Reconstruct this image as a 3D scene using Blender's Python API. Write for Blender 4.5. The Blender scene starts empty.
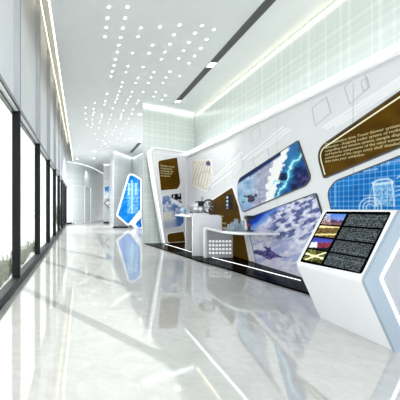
import bpy, bmesh, math, random
from mathutils import Vector, Matrix, noise
S = bpy.context.scene
COL = S.collection
random.seed(7)

# ------------------------------------------------------------------ camera, sky, sun, exposure
EYE = Vector((0, 0, 1.25))
F = 340.0
VX, VY = 80.0, 208.0          # vanishing point of the hall, in picture units
cam = bpy.data.cameras.new('camera'); camo = bpy.data.objects.new('camera', cam); COL.objects.link(camo)
camo.location = EYE; camo.rotation_euler = (math.pi / 2, 0, 0)
cam.sensor_width = 36; cam.lens = F / 400 * 36
cam.shift_x = (200 - VX) / 400; cam.shift_y = (VY - 200) / 400
cam.clip_start = 0.05; cam.clip_end = 400
S.camera = camo
S.view_settings.view_transform = 'Standard'; S.view_settings.look = 'None'
S.view_settings.gamma = 1; S.view_settings.use_curve_mapping = False
S.view_settings.exposure = 0.90

W = bpy.data.worlds.new('world'); S.world = W; W.use_nodes = True
W.node_tree.nodes['Background'].inputs[0].default_value = (0.97, 0.985, 1.0, 1)
W.node_tree.nodes['Background'].inputs[1].default_value = 1.2

sun = bpy.data.lights.new('sun', 'SUN'); suno = bpy.data.objects.new('sun', sun); COL.objects.link(suno)
sun.energy = 2.7; sun.angle = math.radians(0.8); sun.color = (1, .97, .92)
_e = math.radians(39.5)
suno.rotation_euler = Vector((.54 * math.cos(_e), -.84 * math.cos(_e), -math.sin(_e))).to_track_quat('-Z', 'Y').to_euler()
suno.location = (-6, 10, 8)

# ------------------------------------------------------------------ materials
def lin(c):
    return tuple((x / 255 / 12.92) if x / 255 <= .04045 else ((x / 255 + .055) / 1.055) ** 2.4 for x in c)
def mat(name, rgb, rough=.5, metal=0, spec=.5, emit=None, es=0, coat=0):
    m = bpy.data.materials.new(name); m.use_nodes = True
    b = m.node_tree.nodes['Principled BSDF']
    b.inputs['Base Color'].default_value = (*lin(rgb), 1)
    b.inputs['Roughness'].default_value = rough; b.inputs['Metallic'].default_value = metal
    b.inputs['Specular IOR Level'].default_value = spec
    b.inputs['Coat Weight'].default_value = coat
    if emit:
        b.inputs['Emission Color'].default_value = (*lin(emit), 1); b.inputs['Emission Strength'].default_value = es
    # slight procedural variation of tone
    nt = m.node_tree; n = nt.nodes.new('ShaderNodeTexNoise'); n.inputs['Scale'].default_value = 3
    tc = nt.nodes.new('ShaderNodeTexCoord'); nt.links.new(tc.outputs['Object'], n.inputs['Vector'])
    mx = nt.nodes.new('ShaderNodeMix'); mx.data_type = 'RGBA'; mx.blend_type = 'MIX'
    c = lin(rgb)
    mx.inputs[6].default_value = (*[x * .97 for x in c], 1); mx.inputs[7].default_value = (*[min(1, x * 1.03) for x in c], 1)
    nt.links.new(n.outputs['Fac'], mx.inputs[0]); nt.links.new(mx.outputs[2], b.inputs['Base Color'])
    return m
M = {}
M['white'] = mat('white_paint', (236, 237, 238), .35)
M['gloss_white'] = mat('white_lacquer', (240, 241, 243), .12, coat=.6)
M['ceiling'] = mat('ceiling_plaster', (228, 231, 231), .7)
M['fin'] = mat('fin_grey', (206, 210, 216), .4)
M['panel'] = mat('cladding_panel', (240, 243, 248), .35)
M['wallgrey'] = mat('wall_laminate', (232, 233, 236), .25)
M['dark'] = mat('dark_aluminium', (22, 24, 28), .45, spec=.2)
M['seam'] = mat('seam_grey', (92, 97, 102), .5)
M['thin'] = mat('thin_line_grey', (188, 190, 192), .5)
M['stripe'] = mat('stripe_white', (243, 243, 246), .4)
M['black'] = mat('black_gloss', (8, 8, 10), .12, spec=.03)
M['black'].node_tree.nodes['Principled BSDF'].inputs['IOR'].default_value = 1.15
M['vent'] = mat('vent_grey', (105, 106, 104), .5)
M['ventdark'] = mat('vent_dark', (60, 61, 60), .6)
M['led_warm'] = mat('led_warm', (255, 250, 230), .5, emit=(255, 244, 214), es=1.2)
M['led_cool'] = mat('led_cool', (255, 255, 255), .5, emit=(246, 252, 250), es=2.8)
M['led_line'] = mat('led_line', (255, 255, 255), .5, emit=(250, 252, 252), es=1.3)
M['led_soft'] = mat('led_soft', (255, 255, 255), .5, emit=(255, 255, 255), es=.5)
M['led_bright'] = mat('led_bright', (255, 255, 255), .5, emit=(246, 252, 250), es=.7)
M['led_dot'] = mat('led_dot', (255, 255, 255), .5, emit=(255, 255, 255), es=2.2)
M['steel'] = mat('brushed_steel', (150, 155, 160), .3, metal=.7)
M['blackplastic'] = mat('black_plastic', (22, 23, 26), .35)
M['edge'] = mat('panel_edge_dark', (52, 54, 58), .4)
M['cream_edge'] = mat('panel_edge_cream', (250, 244, 214), .4)
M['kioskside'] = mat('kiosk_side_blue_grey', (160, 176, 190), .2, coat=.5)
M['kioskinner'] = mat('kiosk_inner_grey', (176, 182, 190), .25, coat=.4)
M['leggrey'] = mat('leg_grey', (206, 208, 212), .3)
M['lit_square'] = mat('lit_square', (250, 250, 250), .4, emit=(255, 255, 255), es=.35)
M['ground'] = mat('outdoor_paving', (214, 214, 208), .9)
M['leaf'] = mat('leaf_olive', (128, 134, 98), .8)
M['leaf2'] = mat('leaf_yellow_green', (128, 136, 60), .8)
M['stem'] = mat('stem_brown', (90, 76, 58), .9)
M['letter'] = mat('lettering_pale', (205, 192, 140), .6)
M['letter_white'] = mat('lettering_white', (235, 245, 255), .5)
M['lampbulb'] = mat('vent_lamp', (255, 255, 255), .5, emit=(255, 255, 250), es=1.6)
M['red'] = mat('red_plastic', (170, 50, 55), .4)
M['tint_blue'] = mat('blue_grey_plastic', (150, 178, 205), .15, coat=.5)

def glass(name, tint, refl=.1, opacity=0.0, op_rgb=(220, 230, 228)):
    m = bpy.data.materials.new(name); m.use_nodes = True; nt = m.node_tree; nt.nodes.clear()
    o = nt.nodes.new('ShaderNodeOutputMaterial'); t = nt.nodes.new('ShaderNodeBsdfTransparent')
    t.inputs[0].default_value = (*tint, 1)
    g = nt.nodes.new('ShaderNodeBsdfGlossy'); g.inputs['Roughness'].default_value = .02
    fr = nt.nodes.new('ShaderNodeFresnel'); fr.inputs[0].default_value = 1.45
    mu = nt.nodes.new('ShaderNodeMath'); mu.operation = 'MULTIPLY'; mu.inputs[1].default_value = refl
    nt.links.new(fr.outputs[0], mu.inputs[0])
    mx = nt.nodes.new('ShaderNodeMixShader'); nt.links.new(mu.outputs[0], mx.inputs[0])
    nt.links.new(t.outputs[0], mx.inputs[1]); nt.links.new(g.outputs[0], mx.inputs[2])
    out = mx
    if opacity:
        d = nt.nodes.new('ShaderNodeBsdfDiffuse'); d.inputs[0].default_value = (*lin(op_rgb), 1)
        m2 = nt.nodes.new('ShaderNodeMixShader'); m2.inputs[0].default_value = opacity
        nt.links.new(mx.outputs[0], m2.inputs[1]); nt.links.new(d.outputs[0], m2.inputs[2]); out = m2
    nt.links.new(out.outputs[0], o.inputs[0])
    return m
M['glass'] = glass('window_glass', (.97, .99, .98), .35)
M['crystal'] = glass('clear_acrylic', (.86, .93, .97), 1.0, .35, (205, 222, 235))

def marble():
    m = bpy.data.materials.new('polished_marble'); m.use_nodes = True; nt = m.node_tree
    b = nt.nodes['Principled BSDF']; tc = nt.nodes.new('ShaderNodeTexCoord')
    n1 = nt.nodes.new('ShaderNodeTexNoise'); n1.inputs['Scale'].default_value = 16; n1.inputs['Detail'].default_value = 8; n1.inputs['Roughness'].default_value = .7
    n2 = nt.nodes.new('ShaderNodeTexNoise'); n2.inputs['Scale'].default_value = 3.5; n2.inputs['Detail'].default_value = 5; n2.inputs['Distortion'].default_value = 1.5
    nt.links.new(tc.outputs['Object'], n1.inputs['Vector']); nt.links.new(tc.outputs['Object'], n2.inputs['Vector'])
    ad = nt.nodes.new('ShaderNodeMath'); ad.operation = 'ADD'
    nt.links.new(n1.outputs['Fac'], ad.inputs[0]); nt.links.new(n2.outputs['Fac'], ad.inputs[1])
    r = nt.nodes.new('ShaderNodeValToRGB')
    r.color_ramp.elements[0].position = .36; r.color_ramp.elements[0].color = (*lin((192, 191, 188)), 1)
    r.color_ramp.elements[1].position = .64; r.color_ramp.elements[1].color = (*lin((208, 207, 204)), 1)
    hf = nt.nodes.new('ShaderNodeMath'); hf.operation = 'MULTIPLY'; hf.inputs[1].default_value = .5
    nt.links.new(ad.outputs[0], hf.inputs[0]); nt.links.new(hf.outputs[0], r.inputs[0])
    nt.links.new(r.outputs[0], b.inputs['Base Color'])
    b.inputs['Roughness'].default_value = .6; b.inputs['Specular IOR Level'].default_value = 0
    g = nt.nodes.new('ShaderNodeBsdfGlossy'); g.inputs['Roughness'].default_value = .045; g.inputs[0].default_value = (.97, .98, 1, 1)
    fr = nt.nodes.new('ShaderNodeFresnel'); fr.inputs[0].default_value = 1.2
    ma = nt.nodes.new('ShaderNodeMath'); ma.operation = 'MULTIPLY_ADD'; ma.inputs[1].default_value = .35; ma.inputs[2].default_value = .25
    ms = nt.nodes.new('ShaderNodeMixShader'); nt.links.new(fr.outputs[0], ma.inputs[0]); nt.links.new(ma.outputs[0], ms.inputs[0])
    nt.links.new(b.outputs[0], ms.inputs[1]); nt.links.new(g.outputs[0], ms.inputs[2])
    nt.links.new(ms.outputs[0], nt.nodes['Material Output'].inputs[0])
    return m
M['marble'] = marble()

def glass_clad(name, base, line, dv=6.0, dh=5.0, horiz='y'):
    """pale green back-painted glass with a fine net of vertical and horizontal lines"""
    m = bpy.data.materials.new(name); m.use_nodes = True; nt = m.node_tree
    b = nt.nodes['Principled BSDF']; tc = nt.nodes.new('ShaderNodeTexCoord')
    sp = nt.nodes.new('ShaderNodeSeparateXYZ'); nt.links.new(tc.outputs['Object'], sp.inputs[0])
    def bars(sock, scale, th):
        n = nt.nodes.new('ShaderNodeTexNoise'); n.noise_dimensions = '1D'; n.inputs['Scale'].default_value = scale; n.inputs['Detail'].default_value = 3
        nt.links.new(sock, n.inputs['W'])
        r = nt.nodes.new('ShaderNodeValToRGB'); r.color_ramp.elements[0].position = th; r.color_ramp.elements[1].position = th + .04
        nt.links.new(n.outputs['Fac'], r.inputs[0]); return r.outputs[0]
    a = nt.nodes.new('ShaderNodeMath'); a.operation = 'ADD'; nt.links.new(sp.outputs['X'], a.inputs[0]); nt.links.new(sp.outputs['Y'], a.inputs[1])
    v = bars(a.outputs[0], dv, .54); h = bars(sp.outputs['Z'], dh, .56)
    mx1 = nt.nodes.new('ShaderNodeMath'); mx1.operation = 'ADD'; nt.links.new(v, mx1.inputs[0]); nt.links.new(h, mx1.inputs[1])
    sc = nt.nodes.new('ShaderNodeMath'); sc.operation = 'MULTIPLY'; sc.inputs[1].default_value = .5; nt.links.new(mx1.outputs[0], sc.inputs[0])
    mx = nt.nodes.new('ShaderNodeMix'); mx.data_type = 'RGBA'; nt.links.new(sc.outputs[0], mx.inputs[0])
    mx.inputs[6].default_value = (*lin(base), 1); mx.inputs[7].default_value = (*lin(line), 1)
    nt.links.new(mx.outputs[2], b.inputs['Base Color']); b.inputs['Roughness'].default_value = .18
    return m
M['frieze'] = glass_clad('pale_green_glass', (221, 230, 227), (240, 245, 243), 9, 9)
M['glassblock'] = glass_clad('pale_blue_glass', (226, 232, 233), (240, 243, 244), 9, 4)

def print_mat(name, glow=0.0):
    m = bpy.data.materials.new(name); m.use_nodes = True; nt = m.node_tree
    b = nt.nodes['Principled BSDF']; a = nt.nodes.new('ShaderNodeVertexColor'); a.layer_name = 'ink'
    nt.links.new(a.outputs[0], b.inputs['Base Color']); b.inputs['Roughness'].default_value = .45; b.inputs['Specular IOR Level'].default_value = .04
    if glow:
        nt.links.new(a.outputs[0], b.inputs['Emission Color']); b.inputs['Emission Strength'].default_value = glow
    return m
M['print'] = print_mat('printed_sheet')
M['screenprint'] = print_mat('screen_image', .08)

# ------------------------------------------------------------------ helpers
def obj(name, bm, m, parent=None, smooth=False, slots=None):
    me = bpy.data.meshes.new(name)
    bmesh.ops.recalc_face_normals(bm, faces=bm.faces[:]) if len(bm.faces) < 3000 else None
    bm.to_mesh(me); bm.free()
    for x in (slots or [m]): me.materials.append(x)
    if smooth:
        for p in me.polygons: p.use_smooth = True
    o = bpy.data.objects.new(name, me); COL.objects.link(o)
    if parent:
        o.parent = parent; o.matrix_parent_inverse = parent.matrix_basis.inverted()
    return o
def empty(name, loc, label=None, cat=None, group=None, kind=None):
    o = bpy.data.objects.new(name, None); COL.objects.link(o); o.location = loc; o.empty_display_size = .1
    return tag(o, label, cat, group, kind)
def tag(o, label=None, cat=None, group=None, kind=None):
    for k, v in (('label', label), ('category', cat), ('group', group), ('kind', kind)):
        if v: o[k] = v
    return o
def struct(o): o['kind'] = 'structure'; return o
def box(bm, x0, x1, y0, y1, z0, z1, bev=0):
    r = bmesh.ops.create_cube(bm, size=1, matrix=Matrix.Translation(((x0+x1)/2, (y0+y1)/2, (z0+z1)/2)) @ Matrix.Diagonal((abs(x1-x0), abs(y1-y0), abs(z1-z0), 1)))
    if bev:
        es = list({e for v in r['verts'] for e in v.link_edges})
        bmesh.ops.bevel(bm, geom=es, offset=bev, segments=2, affect='EDGES', profile=.7)
    return bm
def B(): return bmesh.new()
def prism(bm, pts, vec):
    """closed polygon pts (3D) extruded along vec"""
    vec = Vector(vec)
    a = [bm.verts.new(p) for p in pts]; b = [bm.verts.new(Vector(p) + vec) for p in pts]
    bm.faces.new(a); bm.faces.new(b[::-1]); n = len(a)
    fs = [bm.faces.new((a[i], b[i], b[(i+1) % n], a[(i+1) % n])) for i in range(n)]
    return fs
def cyl(bm, p, q, r, r2=None, seg=20):
    p, q = Vector(p), Vector(q); d = q - p
    mt = Matrix.Translation((p + q) / 2) @ d.to_track_quat('Z', 'Y').to_matrix().to_4x4()
    bmesh.ops.create_cone(bm, cap_ends=True, segments=seg, radius1=r, radius2=r if r2 is None else r2, depth=d.length, matrix=mt)
    return bm
def sph(bm, c, r, sx=1, sy=1, sz=1, seg=16):
    bmesh.ops.create_uvsphere(bm, u_segments=seg, v_segments=seg // 2, radius=r, matrix=Matrix.Translation(c) @ Matrix.Diagonal((sx, sy, sz, 1)))
    return bm
def ring(bm, c, axis, R, r, seg=28, ms=8):
    axis = Vector(axis).normalized(); q = axis.to_track_quat('Z', 'Y').to_matrix()
    vs = []
    for i in range(seg):
        a = 2 * math.pi * i / seg; row = []
        for j in range(ms):
            t = 2 * math.pi * j / ms
            row.append(bm.verts.new(Vector(c) + q @ Vector(((R + r * math.cos(t)) * math.cos(a), (R + r * math.cos(t)) * math.sin(a), r * math.sin(t)))))
        vs.append(row)
    for i in range(seg):
        for j in range(ms):
            bm.faces.new((vs[i][j], vs[(i+1) % seg][j], vs[(i+1) % seg][(j+1) % ms], vs[i][(j+1) % ms]))
    return bm

class Plane:
    """a plane in the room: origin O, right unit vector R, up unit vector U, normal N towards the hall"""
    def __init__(s, O, R, U=(0, 0, 1)):
        s.O = Vector(O); s.R = Vector(R).normalized(); s.U = Vector(U).normalized(); s.N = s.R.cross(s.U)
    def hit(s, px, py):
        d = Vector(((px - VX) / F, 1, (VY - py) / F)); t = (s.O - EYE).dot(s.N) / d.dot(s.N)
        p = EYE + d * t - s.O
        return (p.dot(s.R), p.dot(s.U))
    def P(s, u, v, n=0): return s.O + s.R * u + s.U * v + s.N * n
    def board(s, u, v):
        p = s.P(u, v) - EYE
        return (VX + F * p.x / p.y, VY - F * p.z / p.y)
WALLX = 3.93
WB = Plane((WALLX, 0, 0), (0, -1, 0))
PA0, PA1 = Vector((2.387, 11.43, 0)), Vector((3.93, 12.49, 0))
WA = Plane(PA0, PA1 - PA0)
CEILZ = 4.85
def ceil_at(px, py):
    t = (CEILZ - 1.25) * F / (VY - py); return ((px - VX) / F * t, t)
def floor_at(px, py):
    t = 1.25 * F / (py - VY); return ((px - VX) / F * t, t)

def rounded(pts, rad, seg=6):
    out = []; n = len(pts)
    for i in range(n):
        p = Vector(pts[i]); a = Vector(pts[i-1]) - p; b = Vector(pts[(i+1) % n]) - p
        r = rad[i] if isinstance(rad, (list, tuple)) else rad
        if r <= 0: out.append(tuple(p)); continue
        la, lb = a.length, b.length; a.normalize(); b.normalize()
        ang = a.angle(b); t = min(r / math.tan(ang / 2), .48 * la, .48 * lb)
        p0, p1 = p + a * t, p + b * t
        for k in range(seg + 1):
            w = k / seg; out.append(tuple(p0 * (1-w)**2 + p * 2*w*(1-w) + p1 * w*w))
    return out
def area(pts): return sum(pts[i-1][0] * pts[i][1] - pts[i][0] * pts[i-1][1] for i in range(len(pts))) / 2
def offset(pts, d):
    if area(pts) < 0: pts = pts[::-1]
    out = []; n = len(pts)
    for i in range(n):
        p = Vector(pts[i]); e1 = (p - Vector(pts[i-1])); e2 = (Vector(pts[(i+1) % n]) - p)
        if e1.length < 1e-6 or e2.length < 1e-6: out.append(tuple(p)); continue
        n1 = Vector((e1.y, -e1.x)).normalized(); n2 = Vector((e2.y, -e2.x)).normalized()
        m = (n1 + n2); m = m / max(.3, m.length_squared) * 2
        out.append(tuple(p + m * d))
    return out
def slab(pl, pts, n0, n1):
    bm = B(); prism(bm, [pl.P(u, v, n0) for u, v in pts], pl.N * (n1 - n0)); return bm
def band(pl, pts, w, n0, n1):
    """ring of width w around polygon pts"""
    if area(pts) < 0: pts = pts[::-1]
    o = offset(pts, w); bm = B(); n = len(pts); v = []
    for i in range(n):
        v.append([bm.verts.new(pl.P(*q)) for q in ((*pts[i], n0), (*o[i], n0), (*o[i], n1), (*pts[i], n1))])
    for i in range(n):
        a, b = v[i], v[(i+1) % n]
        for k in range(4): bm.faces.new((a[k], b[k], b[(k+1) % 4], a[(k+1) % 4]))
    return bm
def painted(pl, pts, paint, n, step, name, m, parent, back=.004):
    if area(pts) < 0: pts = pts[::-1]
    us = [p[0] for p in pts]; vs = [p[1] for p in pts]
    nu = max(2, int((max(us) - min(us)) / step)); nv = max(2, int((max(vs) - min(vs)) / step))
    bm = B(); g = [[bm.verts.new((min(us) + (max(us)-min(us)) * i / nu, min(vs) + (max(vs)-min(vs)) * j / nv, 0)) for j in range(nv+1)] for i in range(nu+1)]
    for i in range(nu):
        for j in range(nv): bm.faces.new((g[i][j], g[i+1][j], g[i+1][j+1], g[i][j+1]))
    for i in range(len(pts)):
        p = Vector(pts[i-1]); q = Vector(pts[i]); e = q - p
        if e.length < 1e-5: continue
        bmesh.ops.bisect_plane(bm, geom=bm.verts[:] + bm.edges[:] + bm.faces[:], dist=1e-6, plane_co=(p.x, p.y, 0), plane_no=(e.y, -e.x, 0), clear_outer=True)
    layer = bm.loops.layers.color.new('ink'); cache = {}
    lay = bm.loops.layers.float_color.new('ink') if False else layer
    for f in bm.faces:
        for l in f.loops:
            k = l.vert
            if k not in cache:
                c = paint(*pl.board(k.co.x, k.co.y)); cache[k] = tuple(max(0, min(255, x)) / 255 for x in c)
            l[layer] = (*cache[k], 1)
    for v in bm.verts: v.co = pl.P(v.co.x, v.co.y, n)
    return obj(name, bm, m, parent)

def text_mesh(body, size, pl, u, v, n, m, parent, name='lettering', sx=1.0, line=1.15, ry=0):
    cu = bpy.data.curves.new('t', 'FONT'); cu.body = body; cu.size = size; cu.space_line = line; cu.extrude = .0015; cu.resolution_u = 2
    t = bpy.data.objects.new('t', cu); COL.objects.link(t)
    dg = bpy.context.evaluated_depsgraph_get(); me = bpy.data.meshes.new_from_object(t.evaluated_get(dg))
    bpy.data.objects.remove(t)
    R, U = pl.R, pl.U
    if ry: R, U = R * math.cos(ry) + U * math.sin(ry), U * math.cos(ry) - R * math.sin(ry)
    for w in me.vertices: w.co = pl.P(u, v, n) + R * w.co.x * sx + U * w.co.y + pl.N * w.co.z
    me.materials.clear(); me.materials.append(m); me.name = name
    o = bpy.data.objects.new(name, me); COL.objects.link(o)
    if parent: o.parent = parent; o.matrix_parent_inverse = parent.matrix_basis.inverted()
    return o

def fbm(x, y, s, seed=0, oct=4): return noise.fractal(Vector((x * s + seed * 13.7, y * s - seed * 7.1, seed)), 1.0, 2.0, oct)
def mixc(a, b, t): t = max(0, min(1, t)); return tuple(a[i] * (1-t) + b[i] * t for i in range(3))
def sst(a, b, x): t = max(0, min(1, (x - a) / (b - a))); return t * t * (3 - 2*t)
def segd(x, y, a, b):
    ax, ay = a; bx, by = b; dx, dy = bx-ax, by-ay; t = max(0, min(1, ((x-ax)*dx + (y-ay)*dy) / (dx*dx+dy*dy+1e-9)))
    return math.hypot(x-ax-dx*t, y-ay-dy*t)
def pathd(x, y, ps): return min(segd(x, y, ps[i], ps[i+1]) for i in range(len(ps)-1))
def inpoly(x, y, P):
    c = False
    for i in range(len(P)):
        (x1, y1), (x2, y2) = P[i-1], P[i]
        if (y1 > y) != (y2 > y) and x < (x2-x1)*(y-y1)/(y2-y1) + x1: c = not c
    return c

# ------------------------------------------------------------------ the room
LX = -.97
floor = struct(obj('floor', box(B(), -1.25, 6.2, -1.0, 38, -.12, 0), M['marble']))
ceil = B()
box(ceil, -.52, 4.9, -1.0, 40, CEILZ, CEILZ + .14)          # hanging ceiling sheet
box(ceil, -.52, -.44, -1.0, 40, CEILZ + .14, 6.35)          # upstand beside the cove
box(ceil, -1.25, -.44, -1.0, 40, 6.35, 6.45)                 # soffit inside the cove
box(ceil, -.52, 6.2, -1.0, 40, 6.45, 6.6)
ceiling = struct(obj('ceiling', ceil, M['ceiling']))
obj('cove_light', box(B(), -.56, -.525, 0, 26, CEILZ + .02, CEILZ + .05), M['led_warm'], ceiling)
obj('cove_light', box(B(), -.945, -.925, 0, 26, 6.15, 6.19), M['led_warm'], ceiling)

# wall above the windows, with a fin over every mullion
HEAD = 2.87
MY = [5.5 + 2.75 * k for k in range(-2, 8)]
wl = B(); box(wl, LX - .18, LX - .10, -1.0, 39, HEAD, 6.35)
box(wl, LX - .18, LX + .0, -1.0, 25.2, HEAD - .05, HEAD)
box(wl, LX - .28, LX - .05, 24.83, 39, 0, HEAD)
wall_left = struct(obj('wall_left', wl, M['panel']))
fn = B()
for y in MY: box(fn, LX - .10, LX, y, y + .09, HEAD, 6.35)
obj('panel_fin', fn, M['fin'], wall_left)
sm = B()
for y in MY: box(sm, LX - .006, LX + .003, y + .002, y + .03, HEAD, 6.3)
obj('panel_joint', sm, M['seam'], wall_left)
obj('head_trim', box(B(), LX - .02, LX + .008, -1.0, 26.2, HEAD - .05, HEAD), M['steel'], wall_left)
for i in range(len(MY)):
    y0 = MY[i-1] + .07 if i else -1.0
    y1 = MY[i]
    w = struct(empty('window_%d' % (i + 1), (LX - .06, (y0 + y1) / 2, 0)))
    fr = B(); box(fr, LX - .13, LX, y1, y1 + .07, 0, HEAD - .05, .004)
    box(fr, LX - .13, LX - .0, y0, y1, 0, .13, .004)
    box(fr, LX - .13, LX - .09, y0, y1, HEAD - .10, HEAD - .05)
    obj('window_frame', fr, M['dark'], w)
    obj('glass_pane', box(B(), LX - .09, LX - .08, y0, y1, .13, HEAD - .10), M['glass'], w)

# far end wall, a concave sheet of glass
ew = B(); ept = []
for k in range(13):
    t = k / 12; ept.append((-1.15 + 3.9 * t, 26.0 + 11.0 * t - 2.2 * math.sin(math.pi * t)))
prism(ew, [(x, y, 0) for x, y in ept] + [(x, y + .3, 0) for x, y in ept[::-1]], (0, 0, CEILZ + 1.5))
wall_back = struct(obj('wall_back', ew, M['glassblock']))
PE = Plane((-.8, 26.4, 0), (.35, .87, 0))
def on_end(x):
    for (x0, y0), (x1, y1) in zip(ept, ept[1:]):
        if x0 <= x <= x1: return y0 + (y1 - y0) * (x - x0) / (x1 - x0)
tr = B()
for x in (-.62, .35, .9):
    y = on_end(x); box(tr, x, x + .05, y - .16, y - .02, 0, 3.0)
xs = [-.62 + .17 * k for k in range(10)]
prism(tr, [(x, on_end(x) - .16, 2.97) for x in xs] + [(x, on_end(x) - .02, 2.97) for x in xs[::-1]], (0, 0, .07))
obj('glazing_bar', tr, M['stripe'], wall_back)
obj('cove_light', prism_bm := (lambda b: (prism(b, [(x, y - .12, CEILZ - .06) for x, y in ept] + [(x, y - .06, CEILZ - .06) for x, y in ept[::-1]], (0, 0, .03)), b)[1])(B()), M['led_bright'], wall_back)
obj('skirting', (lambda b: (prism(b, [(x, y - .05, 0) for x, y in ept[:3]] + [(x, y - .01, 0) for x, y in ept[:3][::-1]], (0, 0, .12)), b)[1])(B()), M['dark'], wall_back)

# right-hand wall: low laminate wall with the graphics, set-back glass frieze behind it
TOPZ = 3.25
wr = B(); box(wr, WALLX, WALLX + .12, 1.2, PA1.y, 0, TOPZ)
wall_right = struct(obj('wall_right', wr, M['wallgrey']))
gf = B()
FC = [(4.4, 1.2), (4.4, 13.0), (2.18, 11.8), (2.40, 12.9), (4.55, 13.9), (4.55, 1.2)]
prism(gf, [(x, y, 0) for x, y in FC], (0, 0, CEILZ))
obj('glass_frieze', gf, M['frieze'], wall_right)
obj('top_light_line', box(B(), WALLX - .03, WALLX + .02, 1.2, PA1.y, TOPZ - .02, TOPZ + .03), M['led_line'], wall_right)
obj('cove_light', box(B(), WALLX + .16, WALLX + .24, 1.2, 12.4, TOPZ - .25, TOPZ - .22), M['led_cool'], wall_right)
obj('top_ledge', box(B(), WALLX - .10, WALLX, 1.2, PA1.y - .1, TOPZ - .16, TOPZ - .13), M['stripe'], wall_right)
obj('ceiling_cove_light', box(B(), 4.37, 4.395, 1.2, 12.8, CEILZ - .12, CEILZ - .09), M['led_warm'], wall_right)
b = B(); prism(b, [(2.18, 11.70, CEILZ - .08), (4.34, 12.87, CEILZ - .08), (4.34, 12.92, CEILZ - .08), (2.18, 11.75, CEILZ - .08)], (0, 0, .03))
obj('ceiling_cove_light', b, M['led_line'], wall_right)
struct(obj('wall_far_right', box(box(B(), 5.0, 5.2, 21.5, 40, 0, CEILZ), 2.9, 5.0, 39.8, 40, 0, CEILZ), M['white']))  # unseen wall; stretch nearer the eye left open to let sky fill in
# fine drawing on the wall: outlined quads, joints and slanting pale stripes
def wall_line(bm, a, b, w, n=.003):
    (u0, v0), (u1, v1) = WB.hit(*a), WB.hit(*b); d = Vector((u1-u0, v1-v0)); q = Vector((-d.y, d.x)).normalized() * w / 2
    prism(bm, [WB.P(*p, 0.0005) for p in ((u0+q.x, v0+q.y), (u1+q.x, v1+q.y), (u1-q.x, v1-q.y), (u0-q.x, v0-q.y))], WB.N * n)
ol = B()
quads = [[(312, 108), (326.6, 97), (331, 112.4), (315.6, 125.6)], [(344.4, 87), (364, 70.4), (368.4, 87.6), (350, 104.4)],
         [(361, 82), (367, 77), (370, 87), (364, 92)], [(231, 159), (239.6, 149), (243.6, 166), (233, 179)],
         [(251, 132), (259, 125), (260.4, 137), (252.4, 144)], [(253, 160), (267.6, 148.4), (269.6, 158), (256, 169)]]
for q in quads:
    for i in range(4): wall_line(ol, q[i-1], q[i], .011)
obj('drawn_outline', ol, M['thin'], wall_right)
st = B()
for a, b in (((242, 160), (284, 126)), ((247, 160), (287, 128)), ((255, 156), (291, 129)), ((322, 128), (400, 78)), ((326, 129), (400, 82)), ((335, 127), (400, 86)),
             ((214, 178), (242, 152)), ((212, 182), (236, 162)), ((211, 187), (232, 171))):
    wall_line(st, a, b, .045, .002)
obj('slanting_stripe', st, M['stripe'], wall_right)
jt = B()
for px in (225, 277, 353):
    u = WB.hit(px, 200)[0]; prism(jt, [WB.P(u, 0, .0005), WB.P(u + .01, 0, .0005), WB.P(u + .01, TOPZ - .2, .0005), WB.P(u, TOPZ - .2, .0005)], WB.N * .002)
obj('wall_joint', jt, M['thin'], wall_right)

# ------------------------------------------------------------------ ceiling lights and vents
DOTS = [(108.75,7),(127.5,6.8),(107.5,18),(125,18),(106.3,27.5),(123,28),(140.8,27.8),(160,27),(105,36.7),(120.8,37.5),(138,36.7),(118.8,45),(152.5,45),
 (117.3,52),(132.5,53),(149,53),(165,52),(115.5,59.3),(161.3,59.3),(179.8,24.8),(202,25.5),(214,29.5),(195,33),(174,34.8),(206.5,39.3),(188.8,42.5),(170,44),
 (200.8,48.3),(183.5,50.7),(194.5,56),(178.7,58.5),(189,63),(143,67),(154,72),(170,71.6),(138,78),(151,77.5),(166,77.5),(179.7,76),(135.6,83),(148.4,83),(163,82.8),
 (132,92),(143,92),(156,92),(153.8,96.5),(130.4,96.5),(165.4,95.4),(162,100),(138.5,100.3),(136.6,103.4),(114,65.4),(127.9,66),(112.3,71.3),(126,72.1),(110.9,76.3),
 (122.5,82.3),(121.3,86.6),(119.4,91.3),(117.9,95.3),(106.9,93.8),(116.9,99),(127.9,99.8),(105.4,101.3),(115.4,102.3),(126.3,103.4),(95,103),(104.6,104.6),
 (85.6,107.5),(93.5,109),(94,112.3),(113,108.3),(123.5,110.3),(133,109.5),(92.8,115),(102,114.4),(101.8,116.9),(111.3,115),(121.3,114.1),(121,116.6),(131.8,113.6),
 (120.5,119),(128.8,118.6),(92.3,119.6),(100.3,120.5),(110,119.3),(99.5,123.1),(108.5,122.5),(92.5,123.8),(126.3,123.5),(133.8,126.5),(91.3,127.3),(98.8,127.6),
 (131.5,129.8),(106,131.3),(113.8,130.3),(120.8,133.6),(104.5,135.4),(112.3,134.6),(117.5,138.4),(124.6,139.9),(102.5,140.8),(109.6,141.5),(101,145.6),(107.8,146.3),
 (85.5,113.5),(86,119),(116,127),(122,128.5),(95,134),(97,139.5),(116,144),(122,146),(87.5,125)]
from collections import Counter
def where(x, y):
    side = ('window side' if x < 1.2 else 'middle' if x < 2.4 else 'frieze side')
    dep = ('nearest part' if y < 8.5 else 'middle part' if y < 14 else 'far part' if y < 21 else 'farthest end')
    return 'small square light in the %s of the white ceiling, %s' % (dep, side), 'ceiling lights %s, %s' % (dep, side)
proto = None
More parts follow.
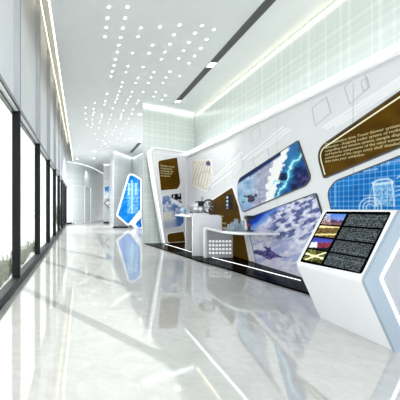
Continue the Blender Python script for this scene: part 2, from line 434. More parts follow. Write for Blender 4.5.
for px, py in DOTS:
    x, y = ceil_at(px, py)
    if proto is None:
        proto = obj('ceiling_light', box(B(), -.023, .023, -.028, .028, -.008, 0, .003), M['led_dot'])
        d = proto
    else:
        d = proto.copy(); COL.objects.link(d)
    d.location = (x, y, CEILZ); d.scale = (1, 1, 1) if y < 9 else (.8, .8, 1) if y < 13 else (.62, .7, 1)
    lb, gr = where(x, y); tag(d, lb, 'ceiling light', gr)

def linear_vent(y0, y1, label, lamps):
    r = empty('linear_vent', (3.3, y0, CEILZ), label, 'ceiling vent')
    fr = B(); x0, x1 = 3.20, 3.39
    box(fr, x0, x0 + .02, y0, y1, CEILZ - .012, CEILZ); box(fr, x1 - .02, x1, y0, y1, CEILZ - .012, CEILZ)
    box(fr, x0, x1, y1, y1 + .02, CEILZ - .012, CEILZ); box(fr, x0, x1, y0 - .02, y0, CEILZ - .012, CEILZ)
    obj('vent_frame', fr, M['vent'], r)
    obj('vent_back', box(B(), x0 + .02, x1 - .02, y0, y1, CEILZ - .003, CEILZ), M['ventdark'], r)
    sl = B()
    for k in range(3): box(sl, x0 + .045 + k * .045, x0 + .06 + k * .045, y0, y1, CEILZ - .01, CEILZ - .003)
    obj('vent_slat', sl, M['vent'], r)
    for ly in lamps:
        obj('square_lamp', box(B(), x0 + .01, x1 - .01, ly, ly + .26, CEILZ - .016, CEILZ - .01), M['lampbulb'], r)
linear_vent(4.5, 11.7, 'long dark slotted vent strip in the near ceiling beside the glass frieze', (8.4, 11.35))
linear_vent(18.3, 22.0, 'short dark slotted vent strip in the ceiling far down the hall', (18.35,))
dl = tag(obj('downlight', cyl(B(), (2.95, 16.6, CEILZ - .02), (2.95, 16.6, CEILZ), .07), M['led_dot']), 'bright round downlight in the ceiling above the corner of the glass block', 'ceiling light')
dx, dy = ceil_at(140, 114.3); dl.location = (dx - 2.95, dy - 16.6, 0)
for dx, dy in ((-.2, 25.0), (1.0, 24.6), (1.4, 19.0), (2.6, 17.6), (.9, 21.5)):  # glowing discs added to brighten the far hall
    o = tag(obj('downlight', cyl(B(), (0, 0, -.02), (0, 0, 0), .07), M['led_dot']), 'tiny round fill lamp added in the far ceiling in front of the end wall', 'ceiling light', 'added far lamps')
    o.location = (dx, dy, CEILZ)
def washer(x, y, aim, e, size=100):  # fill spots added to brighten the far hall and the glass blocks
    o = tag(obj('downlight', cyl(B(), (0, 0, -.03), (0, 0, 0), .05), M['white']), 'small white fill lamp added in the ceiling, %s' % ('over the near tables' if y < 12 else 'far down the hall'), 'ceiling light', 'added fill lamps ' + ('near' if y < 12 else 'far'))
    o.location = (x, y, CEILZ)
    l = bpy.data.lights.new('fill_light', 'SPOT'); l.energy = e; l.spot_size = math.radians(size); l.spot_blend = .7; l.shadow_soft_size = .12
    lo = bpy.data.objects.new('fill_light', l); COL.objects.link(lo); lo.parent = o; lo.location = (0, 0, -.08)
    lo.rotation_euler = Vector(aim).to_track_quat('-Z', 'Y').to_euler()
washer(-.1, 19.5, (.05, 1, -.8), 420, 84); washer(1.2, 20.5, (.0, 1, -.8), 360, 84); washer(1.3, 15.0, (.15, 1, -.7), 600, 84)
washer(1.9, 7.6, (.25, 1, -.95), 190, 88)
# washer on the end wall
sp = bpy.data.lights.new('wall_washer', 'SPOT'); spo = bpy.data.objects.new('wall_washer', sp); COL.objects.link(spo)
spo.location = (.75, 28.2, CEILZ - .1); sp.energy = 50; sp.spot_size = math.radians(70); sp.spot_blend = .8; sp.shadow_soft_size = .05; sp.color = (1, 1, .95)
spo.rotation_euler = Vector((0, .45, -1)).to_track_quat('-Z', 'Y').to_euler()

# ------------------------------------------------------------------ graphic boards on the long wall
def poster(pl, pix, rad, paint, label, step=.02, edge='edge', name='graphic_panel', m='print', cat='wall graphic', bw=.02, thick=.02):
    uv = rounded([pl.hit(*p) for p in pix], rad)
    cu = sum(p[0] for p in uv) / len(uv); cv = min(p[1] for p in uv)
    r = empty(name, pl.P(cu, cv), label, cat)
    obj('backing_board', slab(pl, uv, .001, thick), M['white'], r)
    obj('border', band(pl, uv, bw, .001, thick + .004), M[edge], r)
    painted(pl, uv, paint, thick + .002, step, 'printed_image', M[m], r)
    return r

def paint_storm(x, y):
    n = fbm(x, y, .12, 1); n2 = fbm(x, y, .3, 2)
    sky = mixc((205, 222, 240), (120, 160, 205), .5 + n * .9 + (y - 190) * .01)
    cloud = mixc((205, 206, 224), (140, 146, 178), .5 + n2 * .8)
    c = mixc(sky, cloud, sst(252, 262, x + n * 5 - (175 - y) * .15))
    jag = n2 * 3.5 + (1.6 if int((y + 500) / 4.0) % 2 else -1)
    cx = 284 - (y - 150) * .30
    if y > 188: cx = 272.5 - (y - 188) * .1
    right = mixc((28, 84, 150), (12, 22, 62), .5 + n * 1.3 + (x - 295) * .02)
    lav = mixc((70, 75, 130), (30, 28, 75), .5 + n2)
    right = mixc(right, lav, sst(292, 304, x) * sst(168, 178, y))
    right = mixc(right, (60, 130, 190), .8 * sst(12, 3, abs(x - cx - 10)) * sst(180, 160, y))
    c = mixc(c, right, sst(-1, 1.0, x - cx - 2.5 - jag * .35))
    w = 5.6 + n * 1.5 - (1.5 if y > 190 else 0)
    c = mixc(c, (255, 255, 255), sst(w + 1, w - .6, abs(x - cx + jag * .6)))
    bolt = [(303, 154), (299, 160), (295, 161), (291, 168), (289, 173), (291, 176), (287, 182), (285, 187), (281, 190), (278, 199)]
    d = pathd(x + n2 * 2, y, bolt)
    if x > cx: c = mixc(c, (70, 185, 225), .75 * sst(5.5, .5, d)); c = mixc(c, (190, 250, 255), sst(1.3, .3, d))
    d2 = pathd(x, y, [(287, 182), (276, 181), (272, 186)]); c = mixc(c, (120, 220, 240), .8 * sst(1.3, .2, d2) if x > cx else 0)
    if 270 < x < 288 and 173 < y < 180 and x > cx + 4: c = mixc(c, (22, 26, 60), .8)
    top = 181 - (x - 239) * .675
    if x < 282: c = mixc((24, 42, 96), c, sst(1.5, 3.5 + (1.4 if x > 250 else 0), y - top))
    d = math.hypot((x - 245.5), (y - 199)); c = mixc(c, (60, 160, 165), .8 * sst(4.0, 1.0, d + n2 * 3)); c = mixc(c, (190, 225, 225), .6 * sst(1.0, .2, abs(d - 1.6)))
    d = math.hypot((x - 252) / 1.4, (y - 198.5)); c = mixc(c, (40, 36, 58), .9 * sst(4.4, 2.0, d + n2 * 5)); c = mixc(c, (140, 80, 110), .6 * sst(1.4, .5, d + n2))
    c = mixc(c, (140, 165, 210), .7 * sst(201, 206, y) * sst(258, 248, x))
    return c
poster(WB, [(238.5, 180), (298.5, 141.5), (311, 178), (306, 185), (244, 211.5), (239.5, 200)], [.22, .02, .30, .22, .05, .3], paint_storm,
       'framed glacier and lightning storm picture, upper of the two on the long white wall', .016, cat='wall graphic')

JET = [[(251, 252), (258, 249.5), (266, 251), (270, 247), (272, 248), (272, 252.5), (284, 256.5), (288, 258), (276, 257.5), (270, 260), (264, 256.5), (256, 254)],
       [(264, 247), (267, 246), (280, 256), (276, 257)]]
def paint_jet(x, y):
    n = fbm(x, y, .08, 5); n2 = fbm(x, y, .22, 6); n3 = fbm(x + y, y, .5, 8)
    c = mixc((238, 238, 250), (188, 190, 228), .35 + n2 * .9 + n * .5)
    c = mixc(c, (214, 208, 222), .4 * sst(245, 262, y))
    up = sst(243, 232, y + n * 6) * sst(262, 278, x + n * 8)
    up = max(up, sst(225, 212, y + n * 5) * sst(268, 274, x))
    slate = mixc((92, 104, 158), (60, 70, 130), n3 + .5)
    c = mixc(c, slate, up * .9 * sst(-.05, .28, fbm(x * .8, y * 1.5 + x * .5, .14, 7) + .10 + n3 * .12))
    space = (x - 250) + (y - 216) * 1.25 + n * 3
    c = mixc((14, 60, 190), c, sst(12, 26, space)); c = mixc((6, 6, 40), c, sst(-4 + (225 - y) * .8, 10 + (225 - y) * .5, space))
    c = mixc(c, (120, 170, 240), .6 * sst(6, 0, abs(space - 18))) if y < 235 else c
    wisps = sst(.15, .35, fbm(x * .4 + y * .9, y * .2 - x * .1, .16, 9)); c = mixc(c, (165, 175, 220), wisps * .85 if y > 232 else 0)
    if inpoly(x, y, JET[0]) or inpoly(x, y, JET[1]): c = mixc((44, 50, 116), (120, 104, 158), .5 + n3 * 1.6)
    return c
poster(WB, [(247, 219), (316.5, 194), (346, 296), (259, 270)], [.06, .04, .03, .03], paint_jet,
       'fighter jet picture over clouds and blue earth, low on the wall behind the kiosk', .018)

def paint_brown(x, y):
    n = fbm(x, y, .05, 11); n2 = fbm(x, y, .4, 12)
    return mixc((96, 66, 4), (70, 47, 2), .5 + n + n2 * .3)
r = poster(WB, [(325.3, 177.5), (317.5, 150), (430, 73), (430, 134)], [.04, .34, .02, .02], paint_brown,
       'large brown text board with cream lettering, high on the white wall at right', .08, edge='edge')
uv = rounded([WB.hit(*p) for p in [(325.3, 177.5), (317.5, 150), (430, 73), (430, 134)]], [.04, .34, .02, .02])
hl = [q for q in offset(uv, -.03)]
hb = sorted(hl, key=lambda q: q[0])[:8]; hb.sort(key=lambda q: q[1])
top = WB.hit(430, 74.5); hb = hb + [(top[0], top[1] - .03)]
b = B()
for p, q in zip(hb, hb[1:]):
    d = (Vector(q) - Vector(p)).normalized() * .0; nq = Vector((Vector(q).y - Vector(p).y, -(Vector(q).x - Vector(p).x))).normalized() * .022
    prism(b, [WB.P(*p, .023), WB.P(*q, .023), WB.P(q[0] + nq.x, q[1] + nq.y, .023), WB.P(p[0] + nq.x, p[1] + nq.y, .023)], WB.N * .003)
obj('highlight_edge', b, M['cream_edge'], r)
u, v = WB.hit(326.5, 145.5)
text_mesh('Demonstration drive Tower blower system\nextension - designing trailer system of rocket parts\ncompelling dual mission system, sample display\nand features components of the wind tunnel. System\ncentral part of the cargo entry shelf detailed display\nthen zone your exhibition', .055, WB, u, v, .024, M['letter'], r, sx=1.3, line=1.0)

def paint_blueprint(x, y):
    n = fbm(x, y, .05, 15); n2 = fbm(x, y, .6, 16)
    c = mixc((14, 98, 182), (24, 122, 204), .5 + n)
    u, v = WB.hit(x, y)
    for q, s in ((u, .09), (v, .075)):
        t = abs((q / s) % 1 - .5) ; c = mixc(c, (150, 205, 240), .6 * sst(.38, .48, t))
    wh = (225, 240, 250)
    # shower-head shaped nozzle drawing
    def ln(ps, w=.7, a=.85):
        nonlocal c; c = mixc(c, wh, a * sst(w + .5, w - .3, pathd(x, y, ps)))
    if 377 < x < 394 and 183 < y < 206: c = mixc(c, (190, 222, 242), .55 + n2 * .8)
    ln([(374, 183), (380, 180), (390, 179), (394, 181), (394.5, 183)], .9); ln([(375, 184), (377, 206)], .8); ln([(394, 183), (396, 206)], .8); ln([(375.5, 184.5), (394, 182.5)], 1.0)
    ln([(375, 183), (372, 195), (370, 203)], .4, .6); ln([(399, 178), (403, 175)], .5); ln([(396, 186), (402, 186)], .4); ln([(397, 191), (402, 190)], .4); ln([(397, 196), (402, 195)], .4)
    for R in (4, 7, 10.5):
        d = abs(math.hypot((x - 372) * .95, (y - 208)) - R); c = mixc(c, wh, .75 * sst(1.0, .3, d))
    ln([(337, 182), (337, 206)], .5, .5); ln([(366, 171), (379, 169)], .8, .6); ln([(365, 196), (375, 195)], .4, .6)
    if 382 < x < 402 and abs(y - (165 - (x - 382) * .25)) < 1.2 and int(x * 1.1) % 2: c = mixc(c, wh, .7)
    if x > 402: c = mixc(c, wh, .5 * sst(.2, .3, n2 + n))
    return c
poster(WB, [(337, 226), (329, 192), (337, 181.5), (430, 146), (430, 236)], [.3, .3, .26, .02, .02], paint_blueprint,
       'blue blueprint board with white nozzle drawing, on the wall above the slanted kiosk', .012)

def paint_lantern(x, y):
    c = paint_brown(x, y); n2 = fbm(x, y, .5, 19)
    c = mixc(c, (112, 78, 14), .5 * sst(218, 240, x + n2 * 6) * sst(205, 225, y))
    if 226 < x < 233.6 and 194.5 < y < 209.5: c = mixc((14, 16, 22), (52, 58, 66), .4 + n2 * .9)
    if 227 < x < 229.2 and (int(y * .8) % 3) and 195.5 < y < 208.5: c = (215, 222, 226)
    return c
r = poster(WB, [(209, 203), (233, 187.5), (239.5, 207), (250.5, 263), (209.5, 249.5)], [.05, .05, .2, .03, .03], paint_lantern,
       'tall dark brown board with a black cylinder picture, behind the two white tables', .02, edge='stripe', bw=.05)
u, v = WB.hit(219.5, 217)
text_mesh('Turbine\nsystem\nFuturescope\nmodel', .10, WB, u, v, .026, M['letter'], r, line=.9)
def paint_cream(x, y):
    n = fbm(x, y, .15, 21); c = mixc((238, 234, 224), (224, 221, 212), .5 + n)
    for k in range(6):
        if pathd(x, y, [(192 + 3 * k, 186), (196 + 3 * k, 172 - k), (200 + 2.4 * k, 162)]) < .35: c = mixc(c, (178, 170, 150), .7)
    if math.hypot((x - 209), y - 163.5) < 2.4: c = mixc((110, 80, 130), (60, 45, 80), n + .5)
    d = abs(math.hypot(x - 206, (y - 180) * .8) - 7); c = mixc(c, (186, 180, 165), .6 * sst(.7, .2, d))
    return c
poster(WB, [(192, 160.5), (211, 160), (213, 178), (208.5, 192), (192.5, 185)], [.05, .05, .3, .3, .2], paint_cream,
       'cream board with a pale sketch and purple mark, on the wall near the corner', .03, edge='stripe', bw=.02)

# ------------------------------------------------------------------ leaning-edged panel across the corner, with its three boards
pa = [WA.hit(150.0, 148.5), (WA.hit(188.5, 150)[0], TOPZ), (WA.hit(188.5, 150)[0], .04), (WA.hit(165.5, 244.5)[0], .04)]
pa[0] = (pa[0][0], TOPZ)
pau = rounded(pa, [.22, 0, 0, 0])
cp = empty('corner_display_wall', (2.6, 11.7, .03), 'white display wall with leaning glowing left edge, standing across the corner', 'display wall')
obj('panel_body', slab(WA, pau, -.14, 0), M['wallgrey'], cp)
obj('frame', band(WA, pau, .045, -.16, .03), M['gloss_white'], cp)
obj('light_edge', band(WA, offset(pau, .045), .015, -.04, .0), M['led_soft'], cp)
obj('inner_frame', band(WA, offset(pau, -.13), .025, 0, .02), M['stripe'], cp)

r = poster(WA, [(157.5, 161), (176.5, 157.5), (180, 184), (177, 189), (160.5, 190.5)], [.10, .03, .25, .15, .03], paint_brown,
       'small brown text board with pale writing, top of the corner display wall', .05, edge='stripe')
u, v = WA.hit(160, 166.5)
text_mesh('Exhibition theme\nmanufacturing\ntechnology and\nthe history of\nwind power', .10, WA, u, v, .024, M['letter'], r, sx=1.05, line=.85)
def paint_earth(x, y):
    n = fbm(x, y, .14, 25); n2 = fbm(x, y, .4, 26)
    c = mixc((225, 230, 242), (120, 135, 175), .38 + n2 * 1.3)
    c = mixc(c, (60, 100, 160), sst(0, .3, n + .1) * sst(190, 205, y) * .8)
    c = mixc(c, (222, 220, 214), sst(209, 214, y + n * 3) * sst(178, 170, x))
    c = mixc(c, (150, 160, 195), .6 * sst(218, 224, y))
    c = mixc(c, (70, 110, 170), sst(174, 178, x) * sst(210, 216, y))
    arc = (y - 196) - (x - 166) * .55
    c = mixc(c, (240, 244, 252), sst(4, 1, abs(arc - 1)) * sst(168, 172, x))
    if arc < -1.0 and x > 171: c = mixc((10, 10, 16), (230, 230, 235), sst(.25, .4, n2))
    return c
poster(WA, [(161.5, 196), (180.5, 193), (183.5, 222), (180, 226), (163.5, 229)], [.15, .03, .2, .1, .03], paint_earth,
       'clouded earth picture in the middle of the corner display wall', .03, edge='stripe')
poster(WA, [(166.5, 234), (183, 231.5), (184.5, 240), (184.5, 243.5), (167.5, 242)], [.12, .03, .03, .03, .03], paint_brown,
       'lowest brown board on the corner display wall, near the black plinth', .05, edge='stripe')

# ------------------------------------------------------------------ black plinth under the tables
pf = [floor_at(*p) for p in ((144.5, 244), (163, 249.8), (178, 255), (200, 262), (225, 269), (250, 277), (275, 285), (306, 294))] + [(3.25, 4.3)]
pl_pts = [(x, y, 0.0) for x, y in pf] + [(WALLX - .005, 4.3, 0), (WALLX - .005, 12.3, 0), (3.3, 12.0, 0), (2.5, 11.75, 0)]
plinth = empty('black_plinth', (3.4, 8, 0), 'low glossy black plinth along the foot of the graphics wall', 'plinth')
b = B(); prism(b, pl_pts, (0, 0, .03)); obj('plinth_body', b, M['black'], plinth)
ls = [floor_at(*p) for p in ((165, 245), (188, 252), (212, 258.8), (232, 264), (250, 268.8), (275, 275.7), (300, 282.3))]
b = B(); prism(b, [(x, y, .03) for x, y in ls] + [(x + .014, y, .03) for x, y in ls[::-1]], (0, 0, .006)); obj('inlaid_light_line', b, M['led_line'], plinth)

# ------------------------------------------------------------------ tables
def ribbon(bm, prof, x0, x1):
    """prof = closed (y,z) outline extruded from x0 to x1"""
    prism(bm, [(x0, y, z) for y, z in prof], (x1 - x0, 0, 0)); return bm
T1 = empty('display_bench', (3.2, 9.2, .03), 'taller white bench table with rounded shoulders, left of the perforated one', 'table')
H1 = 1.075
path = rounded([(8.52, .03), (8.52, H1), (10.0, H1), (10.0, 1.0)], [0, .12, .02, 0], 8)
b = B(); box(b, 2.80, 3.52, 8.66, 10.02, H1 - .06, H1, .012); obj('tabletop', b, M['gloss_white'], T1)
out = rounded([(8.62, .03), (8.62, H1), (8.76, H1), (8.76, H1 - .06), (8.68, H1 - .06), (8.68, .03)], [0, .07, 0, 0, 0, 0], 6)
lp = rounded([(2.87, .03), (2.87, H1 - .004), (3.60, H1 - .004), (3.60, .03)], [0, 0, .11, 0], 8)
b = B(); prism(b, [(x, 8.64, z) for x, z in lp], (0, .08, 0)); obj('leg', b, M['gloss_white'], T1)
b = B(); box(b, 3.08, 3.5, 9.9, 9.96, .03, H1 - .06, .01); obj('leg', b, M['gloss_white'], T1)

T2 = empty('perforated_table', (3.4, 7.6, .03), 'low white curved table with a square-perforated end leg', 'table')
H2 = .775
arc = rounded([(3.12, 8.42), (2.96, 7.1), (3.12, 6.62), (3.86, 6.55), (3.86, 8.42)], [.12, .5, .3, .02, .02], 8)
b = B(); prism(b, [(x, y, H2 - .05) for x, y in arc], (0, 0, .05)); obj('tabletop', b, M['gloss_white'], T2)
# leg plate with raised white squares for holes, given slight emission to look bright
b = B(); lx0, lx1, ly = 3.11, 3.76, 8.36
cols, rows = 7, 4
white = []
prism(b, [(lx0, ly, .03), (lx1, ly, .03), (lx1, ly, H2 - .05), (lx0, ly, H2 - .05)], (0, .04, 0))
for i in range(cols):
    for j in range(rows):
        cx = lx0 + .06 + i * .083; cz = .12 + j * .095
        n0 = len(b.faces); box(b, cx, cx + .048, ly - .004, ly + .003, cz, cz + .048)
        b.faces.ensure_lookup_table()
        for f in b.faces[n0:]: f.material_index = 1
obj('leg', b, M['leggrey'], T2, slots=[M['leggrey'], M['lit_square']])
b = B(); rim = rounded([(lx0 - .05, .03), (lx0 - .05, H2), (lx0 + .16, H2), (lx0 + .16, H2 - .045), (lx0, H2 - .045), (lx0, .03)], [0, .13, 0, 0, .1, 0], 8)
prism(b, [(x, ly - .05, z) for x, z in rim], (0, .14, 0)); obj('edge_band', b, M['gloss_white'], T2)

# ------------------------------------------------------------------ models on the tables
m1 = empty('engine_model', (3.2, 9.1, H1), 'grey and black engine model with a large wheel on the taller bench', 'model')
b = B(); box(b, 3.02, 3.30, 9.02, 9.36, H1 + .07, H1 + .22, .015); obj('engine_block', b, M['steel'], m1)
b = B(); box(b, 2.98, 3.42, 8.98, 9.40, H1, H1 + .03, .006); obj('base_plate', b, M['gloss_white'], m1)
for x in (3.02, 3.22):
    for y in (9.02, 9.3): obj('support', box(B(), x, x + .06, y, y + .06, H1 + .03, H1 + .08), M['steel'], m1)
b = B(); cyl(b, (3.06, 8.99, H1 + .16), (3.06, 9.03, H1 + .16), .05); cyl(b, (3.18, 8.99, H1 + .15), (3.18, 9.03, H1 + .15), .045); obj('port_ring', b, M['gloss_white'], m1)
b = B(); box(b, 3.12, 3.29, 9.06, 9.22, H1 + .22, H1 + .36, .02); obj('air_box', b, M['blackplastic'], m1)
b = B(); prism(b, [(3.02, 9.05, H1 + .22), (3.14, 9.05, H1 + .22), (3.14, 9.05, H1 + .33)], (0, .25, 0)); obj('cowl', b, M['gloss_white'], m1)
b = B(); cyl(b, (3.26, 9.1, H1 + .20), (3.26, 9.1, H1 + .46), .03); sph(b, (3.26, 9.1, H1 + .46), .032); obj('stack', b, M['steel'], m1)
ax = Vector((-.8, -.6, 0)); c = Vector((3.40, 9.0, H1 + .215))
b = B(); ring(b, c, ax, .175, .025); obj('wheel_rim', b, M['blackplastic'], m1, True)
b = B(); cyl(b, c - ax * .03, c + ax * .03, .05); 
for k in range(8):
    a = k * math.pi / 4; t = Vector((-ax.y, ax.x, 0)) * math.cos(a) + Vector((0, 0, 1)) * math.sin(a); cyl(b, c, c + t * .17, .012, seg=8)
obj('wheel_spokes', b, M['steel'], m1)
b = B(); cyl(b, c - ax * .04, Vector((3.2, 9.15, H1 + .2)), .03); obj('axle', b, M['steel'], m1)

m2 = empty('glass_globe_model', (2.93, 9.3, H1), 'small blue-grey rounded glass model at the left end of the taller bench', 'model')
b = B(); cyl(b, (2.91, 9.64, H1), (2.91, 9.64, H1 + .025), .08); obj('base', b, M['gloss_white'], m2)
b = B(); sph(b, (2.91, 9.64, H1 + .11), .09); obj('globe', b, M['tint_blue'], m2, True)
b = B(); ring(b, (2.91, 9.64, H1 + .11), (.3, -1, .2), .105, .012); obj('meridian_ring', b, M['steel'], m2, True)

m3 = empty('acrylic_city_model', (3.3, 7.0, H2), 'clear acrylic block model on the low perforated table', 'model')
hts = [.10, .16, .13, .19, .11, .15, .22]
b = B()
obj('base_plate', box(B(), 3.12, 3.44, 7.0, 7.3, H2, H2 + .025, .005), M['crystal'], m3)
for k in range(7):
    x = 3.14 + (k % 4) * .07; y = 7.03 + (k // 4) * .13
    obj('block', box(B(), x, x + .055, y, y + .09, H2 + .025, H2 + .025 + hts[k], .006), M['crystal'], m3)
m4 = empty('black_topped_device', (3.5, 6.95, H2), 'small dark T-shaped device beside the clear block model', 'model')
b = B(); cyl(b, (3.52, 7.05, H2), (3.52, 7.05, H2 + .02), .07); obj('base', b, M['blackplastic'], m4)
b = B(); cyl(b, (3.50, 7.05, H2 + .02), (3.50, 7.05, H2 + .24), .028); obj('post', b, M['blackplastic'], m4)
b = B(); box(b, 3.43, 3.59, 6.99, 7.11, H2 + .24, H2 + .32, .02); obj('head', b, M['blackplastic'], m4)
b = B(); sph(b, (3.45, 6.98, H2 + .12), .03); obj('red_knob', b, M['red'], m4)

# ------------------------------------------------------------------ slanted kiosk
K = empty('information_kiosk', (3.1, 3.4, 0), 'white faceted kiosk with a slanted black screen and glowing edge line', 'kiosk')
KY0, KY1 = 2.95, 3.88
prof = rounded([(2.74, 0), (2.465, .615), (2.785, 1.235), (3.62, 1.235), (3.78, .62), (3.6, 0)], [0, .07, .05, .05, .06, 0], 5)
b = B(); prism(b, [(x, KY0 + .035, z) for x, z in prof], (0, KY1 - KY0 - .07, 0)); obj('body', b, M['gloss_white'], K)
pin = offset(prof, -.025)
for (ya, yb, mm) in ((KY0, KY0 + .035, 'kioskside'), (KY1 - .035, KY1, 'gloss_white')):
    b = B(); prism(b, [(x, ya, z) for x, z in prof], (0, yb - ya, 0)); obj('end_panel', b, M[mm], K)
KS = Plane((0, KY0, 0), (1, 0, 0))     # near end face
pg = rounded([(2.88, .055), (2.62, .64), (2.86, 1.10), (3.55, 1.10), (3.64, .62), (3.5, .055)], .06, 5)
obj('glowing_line', band(KS, pg, .022, -.002, .006), M['led_line'], K)
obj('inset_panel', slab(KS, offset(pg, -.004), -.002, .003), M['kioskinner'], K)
# screen on the upper slanting face
up = Vector((2.785 - 2.465, 0, 1.235 - .615)).normalized()
SP = Plane((2.465, KY1, .615), (0, -1, 0), up)
sc = rounded([SP.hit(326.8, 211.8), SP.hit(392.5, 212.3), SP.hit(362.5, 274.6), SP.hit(300.5, 262)], .03, 5)
scr = obj('screen', slab(SP, sc, .0, .010), M['black'], K)
obj('screen_rim', band(SP, sc, .012, .0, .008), M['stripe'], K)
(us0, vs0), (us1, vs1) = (min(p[0] for p in sc), min(p[1] for p in sc)), (max(p[0] for p in sc), max(p[1] for p in sc))
w_, h_ = us1 - us0, vs1 - vs0
def thumb_paint(kind):
    def f(u, v):
        n = fbm(u, v, .35, 30 + kind); n2 = fbm(u, v, .9, 40 + kind)
        y = (v - f.y0) / (f.y1 - f.y0); x = (u - f.x0) / (f.x1 - f.x0)
        if kind == 0:
            c = mixc((70, 130, 215), (170, 150, 200), y * 1.2); c = mixc((60, 40, 84), c, sst(.42, .55, 1 - y + n * .5 + (.25 if x > .75 else 0)))
            if x < .35 and abs(n2) < .15: c = (238, 220, 200)
            if y > .8: c = mixc(c, (190, 120, 100), .5)
        elif kind == 1:
            c = mixc((150, 120, 70), (46, 36, 16), .5 + n2 * 1.6)
            if y < .16 or .70 < y < .84: c = (236, 218, 150)
        elif kind == 2:
            c = mixc((50, 60, 160), (150, 120, 190), y); 
            if y > .4: c = mixc((180, 60, 60), (34, 30, 70), .5 + n2 * 2)
            if y > .35 and x < .3: c = (232, 228, 240)
            if y > .85: c = (24, 20, 34)
        else:
            c = mixc((30, 34, 16), (130, 130, 60), .5 + n * 1.6)
            if abs(y - .5 - (x - .5) * .5) < .10 or abs(y - .6 + (x - .4) * .6) < .07: c = (240, 238, 190)
        return c
    return f
def glyph_paint(seed):
    def f(u, v):
        uu, vv = SP.hit(u, v); a = uu / .0125; b_ = vv / .017
        row = math.floor(b_)
        if (b_ - row) > .72: return (22, 24, 26)
        h = noise.noise(Vector((math.floor(a * 2) * 3.1, row * 7.7 + math.floor((b_ - row) * 3) * 1.9, seed)))
        return (104, 112, 116) if h > .0 else (34, 37, 40)
    return f
for k in range(4):
    v1 = vs1 - .035 - k * (h_ - .05) / 4; v0 = v1 - (h_ - .05) / 4 + .018
    a = [(us0 + .03, v0), (us0 + w_ * .385, v0), (us0 + w_ * .385, v1), (us0 + .03, v1)]
    P = [SP.board(*q) for q in a]; f = thumb_paint(k)
    f.x0, f.x1, f.y1, f.y0 = (P[0][0] + P[3][0]) / 2, (P[1][0] + P[2][0]) / 2, (P[0][1] + P[1][1]) / 2, (P[2][1] + P[3][1]) / 2
    painted(SP, a, f, .012, .008, 'thumbnail_picture', M['screenprint'], scr)
    a = [(us0 + w_ * .43, v0), (us1 - .03, v0), (us1 - .03, v1), (us0 + w_ * .43, v1)]
    painted(SP, a, glyph_paint(k), .012, .005, 'text_block', M['screenprint'], scr)

# ------------------------------------------------------------------ farther display blocks
B2 = empty('far_glass_block', (2.6, 22.2, 0), 'pale glass-clad display block down the hall carrying the blue board', 'display wall')
g2 = [(2.14, 21.6), (3.75, 24.5), (4.4, 19.5), (4.6, 19.5), (4.6, 27), (2.3, 27), (2.14, 22)]
b = B(); prism(b, [(x, y, 0) for x, y in g2], (0, 0, CEILZ)); obj('glass_body', b, M['glassblock'], B2)
obj('foot_strip', box(B(), 2.05, 3.0, 21.25, 21.38, 0, .10), M['dark'], B2)
b = B(); prism(b, [(2.16, 21.45, CEILZ - .08), (3.72, 24.25, CEILZ - .08), (3.72, 24.33, CEILZ - .08), (2.12, 21.50, CEILZ - .08)], (0, 0, .03))
prism(b, [(3.78, 24.2, CEILZ - .08), (4.3, 20.2, CEILZ - .08), (4.33, 20.2, CEILZ - .08), (3.81, 24.2, CEILZ - .08)], (0, 0, .03))
obj('cove_light', b, M['led_line'], B2)
PB = Plane((2.1, 21.1, 0), (1, .12, 0))
def paint_blue2(x, y):
    n = fbm(x, y, .25, 51); n2 = fbm(x, y, .8, 52)
    c = mixc((10, 108, 196), (36, 140, 222), .5 + n)
    if 127 < x < 137 and 183 < y < 214: c = mixc(c, (170, 215, 245), .45 + n2 * .8)
    for q in ((129, 183, 195), (132, 180, 214), (136, 183, 195)):
        if abs(x - q[0]) < .8 and q[1] < y < q[2]: c = mixc(c, (215, 238, 252), .7)
    if abs(x - 137.5) < .3 or abs(y - 190) < .3 or abs(y - 198) < .4: c = mixc(c, (170, 220, 245), .6)
    return c
fp = [(129.5, 175.5), (132.5, 175.5), (140, 180), (140, 209.5), (128, 224), (117.8, 215)]
r2 = poster(PB, fp, [.1, .1, .03, .03, .06, .1], paint_blue2, 'tall faceted blue blueprint board on the far glass block', .05, edge='stripe', bw=.11, thick=.05)
def paint_blue3(x, y): return mixc((12, 90, 180), (50, 150, 225), .5 + fbm(x, y, .4, 55) * 1.5)
poster(PB, [(135, 224), (140.5, 217.5), (141.5, 227.5), (138.5, 227.5)], .03, paint_blue3, 'small blue corner board below the white slanting strap, far down the hall', .05, edge='stripe', bw=.05, thick=.05)
b = slab(PB, [PB.hit(*p) for p in ((129, 223.5), (141, 210.5), (141.5, 216), (134, 225), (139, 229), (135.5, 229))], .06, .12)
tag(obj('slanting_strap', b, M['gloss_white']), 'white slanting strap panel in front of the far blue board', 'wall graphic')

B3 = empty('farthest_block', (2.3, 28.5, 0), 'narrow pale display block at the far end of the hall', 'display wall')
b = B(); prism(b, [(x, y, 0) for x, y in ((1.93, 28), (3.2, 28.6), (3.2, 31), (2.3, 31))], (0, 0, CEILZ)); obj('glass_body', b, M['glassblock'], B3)
obj('foot_strip', box(B(), 1.95, 2.9, 27.85, 27.95, 0, .12), M['dark'], B3)
obj('cove_light', box(B(), 1.95, 3.1, 27.85, 27.9, CEILZ - .08, CEILZ - .05), M['led_line'], B3)
P3 = Plane((1.95, 27.9, 0), (1, .0, 0))
def paint_far(x, y):
    n = fbm(x, y, .4, 61); c = mixc((60, 120, 190), (225, 232, 240), sst(188, 194, y + n * 4 + (x - 108) * .4)); return c
poster(P3, [(104.5, 187), (113, 185.5), (113, 197), (104.5, 198.5)], .05, paint_far, 'small blue and white picture at the far end of the hall', .08, edge='stripe', bw=.04)
dm = [P3.hit(*p) for p in ((104.8, 203), (113.5, 196), (122, 203), (113.5, 212))]
r = empty('diamond_frame', P3.P(dm[0][0], 0), 'black diamond outline frame with dots at the far end of the hall', 'wall graphic')
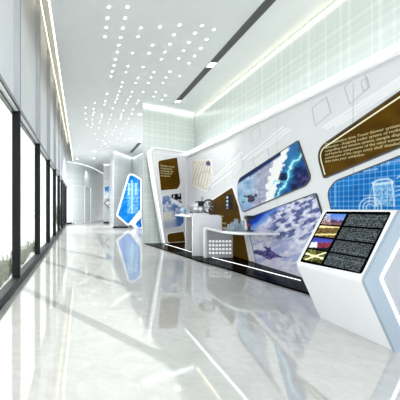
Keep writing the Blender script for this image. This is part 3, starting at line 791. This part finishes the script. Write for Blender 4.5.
obj('diamond_outline', band(P3, dm, .05, .02, .06), M['blackplastic'], r)
obj('diamond_board', slab(P3, dm, .001, .02), M['white'], r)
b = B()
for i in range(3):
    for j in range(2):
        u, v = P3.hit(108 + i * 2.3, 201.5 + j * 4); prism(b, [P3.P(u, v, .02), P3.P(u + .08, v, .02), P3.P(u + .08, v + .09, .02), P3.P(u, v + .09, .02)], P3.N * .01)
obj('dot_marks', b, M['blackplastic'], r)

# ------------------------------------------------------------------ outdoors
GZ = -.5
struct(obj('ground', box(B(), -40, -1.25, -5, 90, GZ - .2, GZ), M['ground']))
def shrub(x, y, h, w, n, label, m='leaf', cat='shrub', group=None):
    r = empty('shrub', (x, y, GZ), label, cat, group)
    rs = random.Random(int(x * 100) * 7 + int(y * 10)); lf = B(); stb = B()
    for k in range(n):
        a = rs.uniform(0, 6.28); rad = w * math.sqrt(rs.random()); hh = h * rs.uniform(.55, 1)
        base = Vector((x + rad * .3 * math.cos(a), y + rad * .3 * math.sin(a), GZ)); tip = Vector((x + rad * math.cos(a), y + rad * math.sin(a), GZ + hh))
        cyl(stb, base, tip, .008, .003, 5)
        for q in range(10):
            t = rs.uniform(.15, 1); p = base.lerp(tip, t); d = Vector((rs.uniform(-1, 1), rs.uniform(-1, 1), rs.uniform(.6, 2))).normalized(); s = rs.uniform(.05, .09) * (1.3 - t * .6) * (1 + h * .15)
            sd = d.cross(Vector((rs.random(), rs.random(), rs.random()))).normalized() * s * .24
            vs = [lf.verts.new(p), lf.verts.new(p + d * s * .5 + sd), lf.verts.new(p + d * s), lf.verts.new(p + d * s * .5 - sd)]; lf.faces.new(vs)
    obj('stems', stb, M['stem'], r); obj('foliage', lf, M[m], r)
sx = [(-1.85, 8.35, .42), (-2.0, 9.3, .5), (-1.85, 10.6, .48), (-2.0, 12.2, .42), (-1.9, 13.6, .48), (-1.85, 7.5, .4)]
names = ['fifth low olive shrub outside the windows from the front', 'shrub']
low = ['low olive shrub outside the nearest window bay, second from the left edge', 'low olive shrub outside, just left of the nearest dark mullion', 'low olive shrub outside, just right of the nearest dark mullion', 'low olive shrub outside, before the second mullion', 'low olive shrub outside, behind the second mullion', 'low olive shrub outside at the left edge of the nearest window']
for (x, y, h), lb in zip(sx, low): shrub(x, y, h, .38, 46, lb)
shrub(-2.0, 34, 2.3, .9, 220, 'tall yellow-green shrub outside the farther windows, nearer of two', 'leaf2')
shrub(-2.3, 45, 2.6, 1.1, 240, 'tall yellow-green shrub outside the farthest windows', 'leaf2')
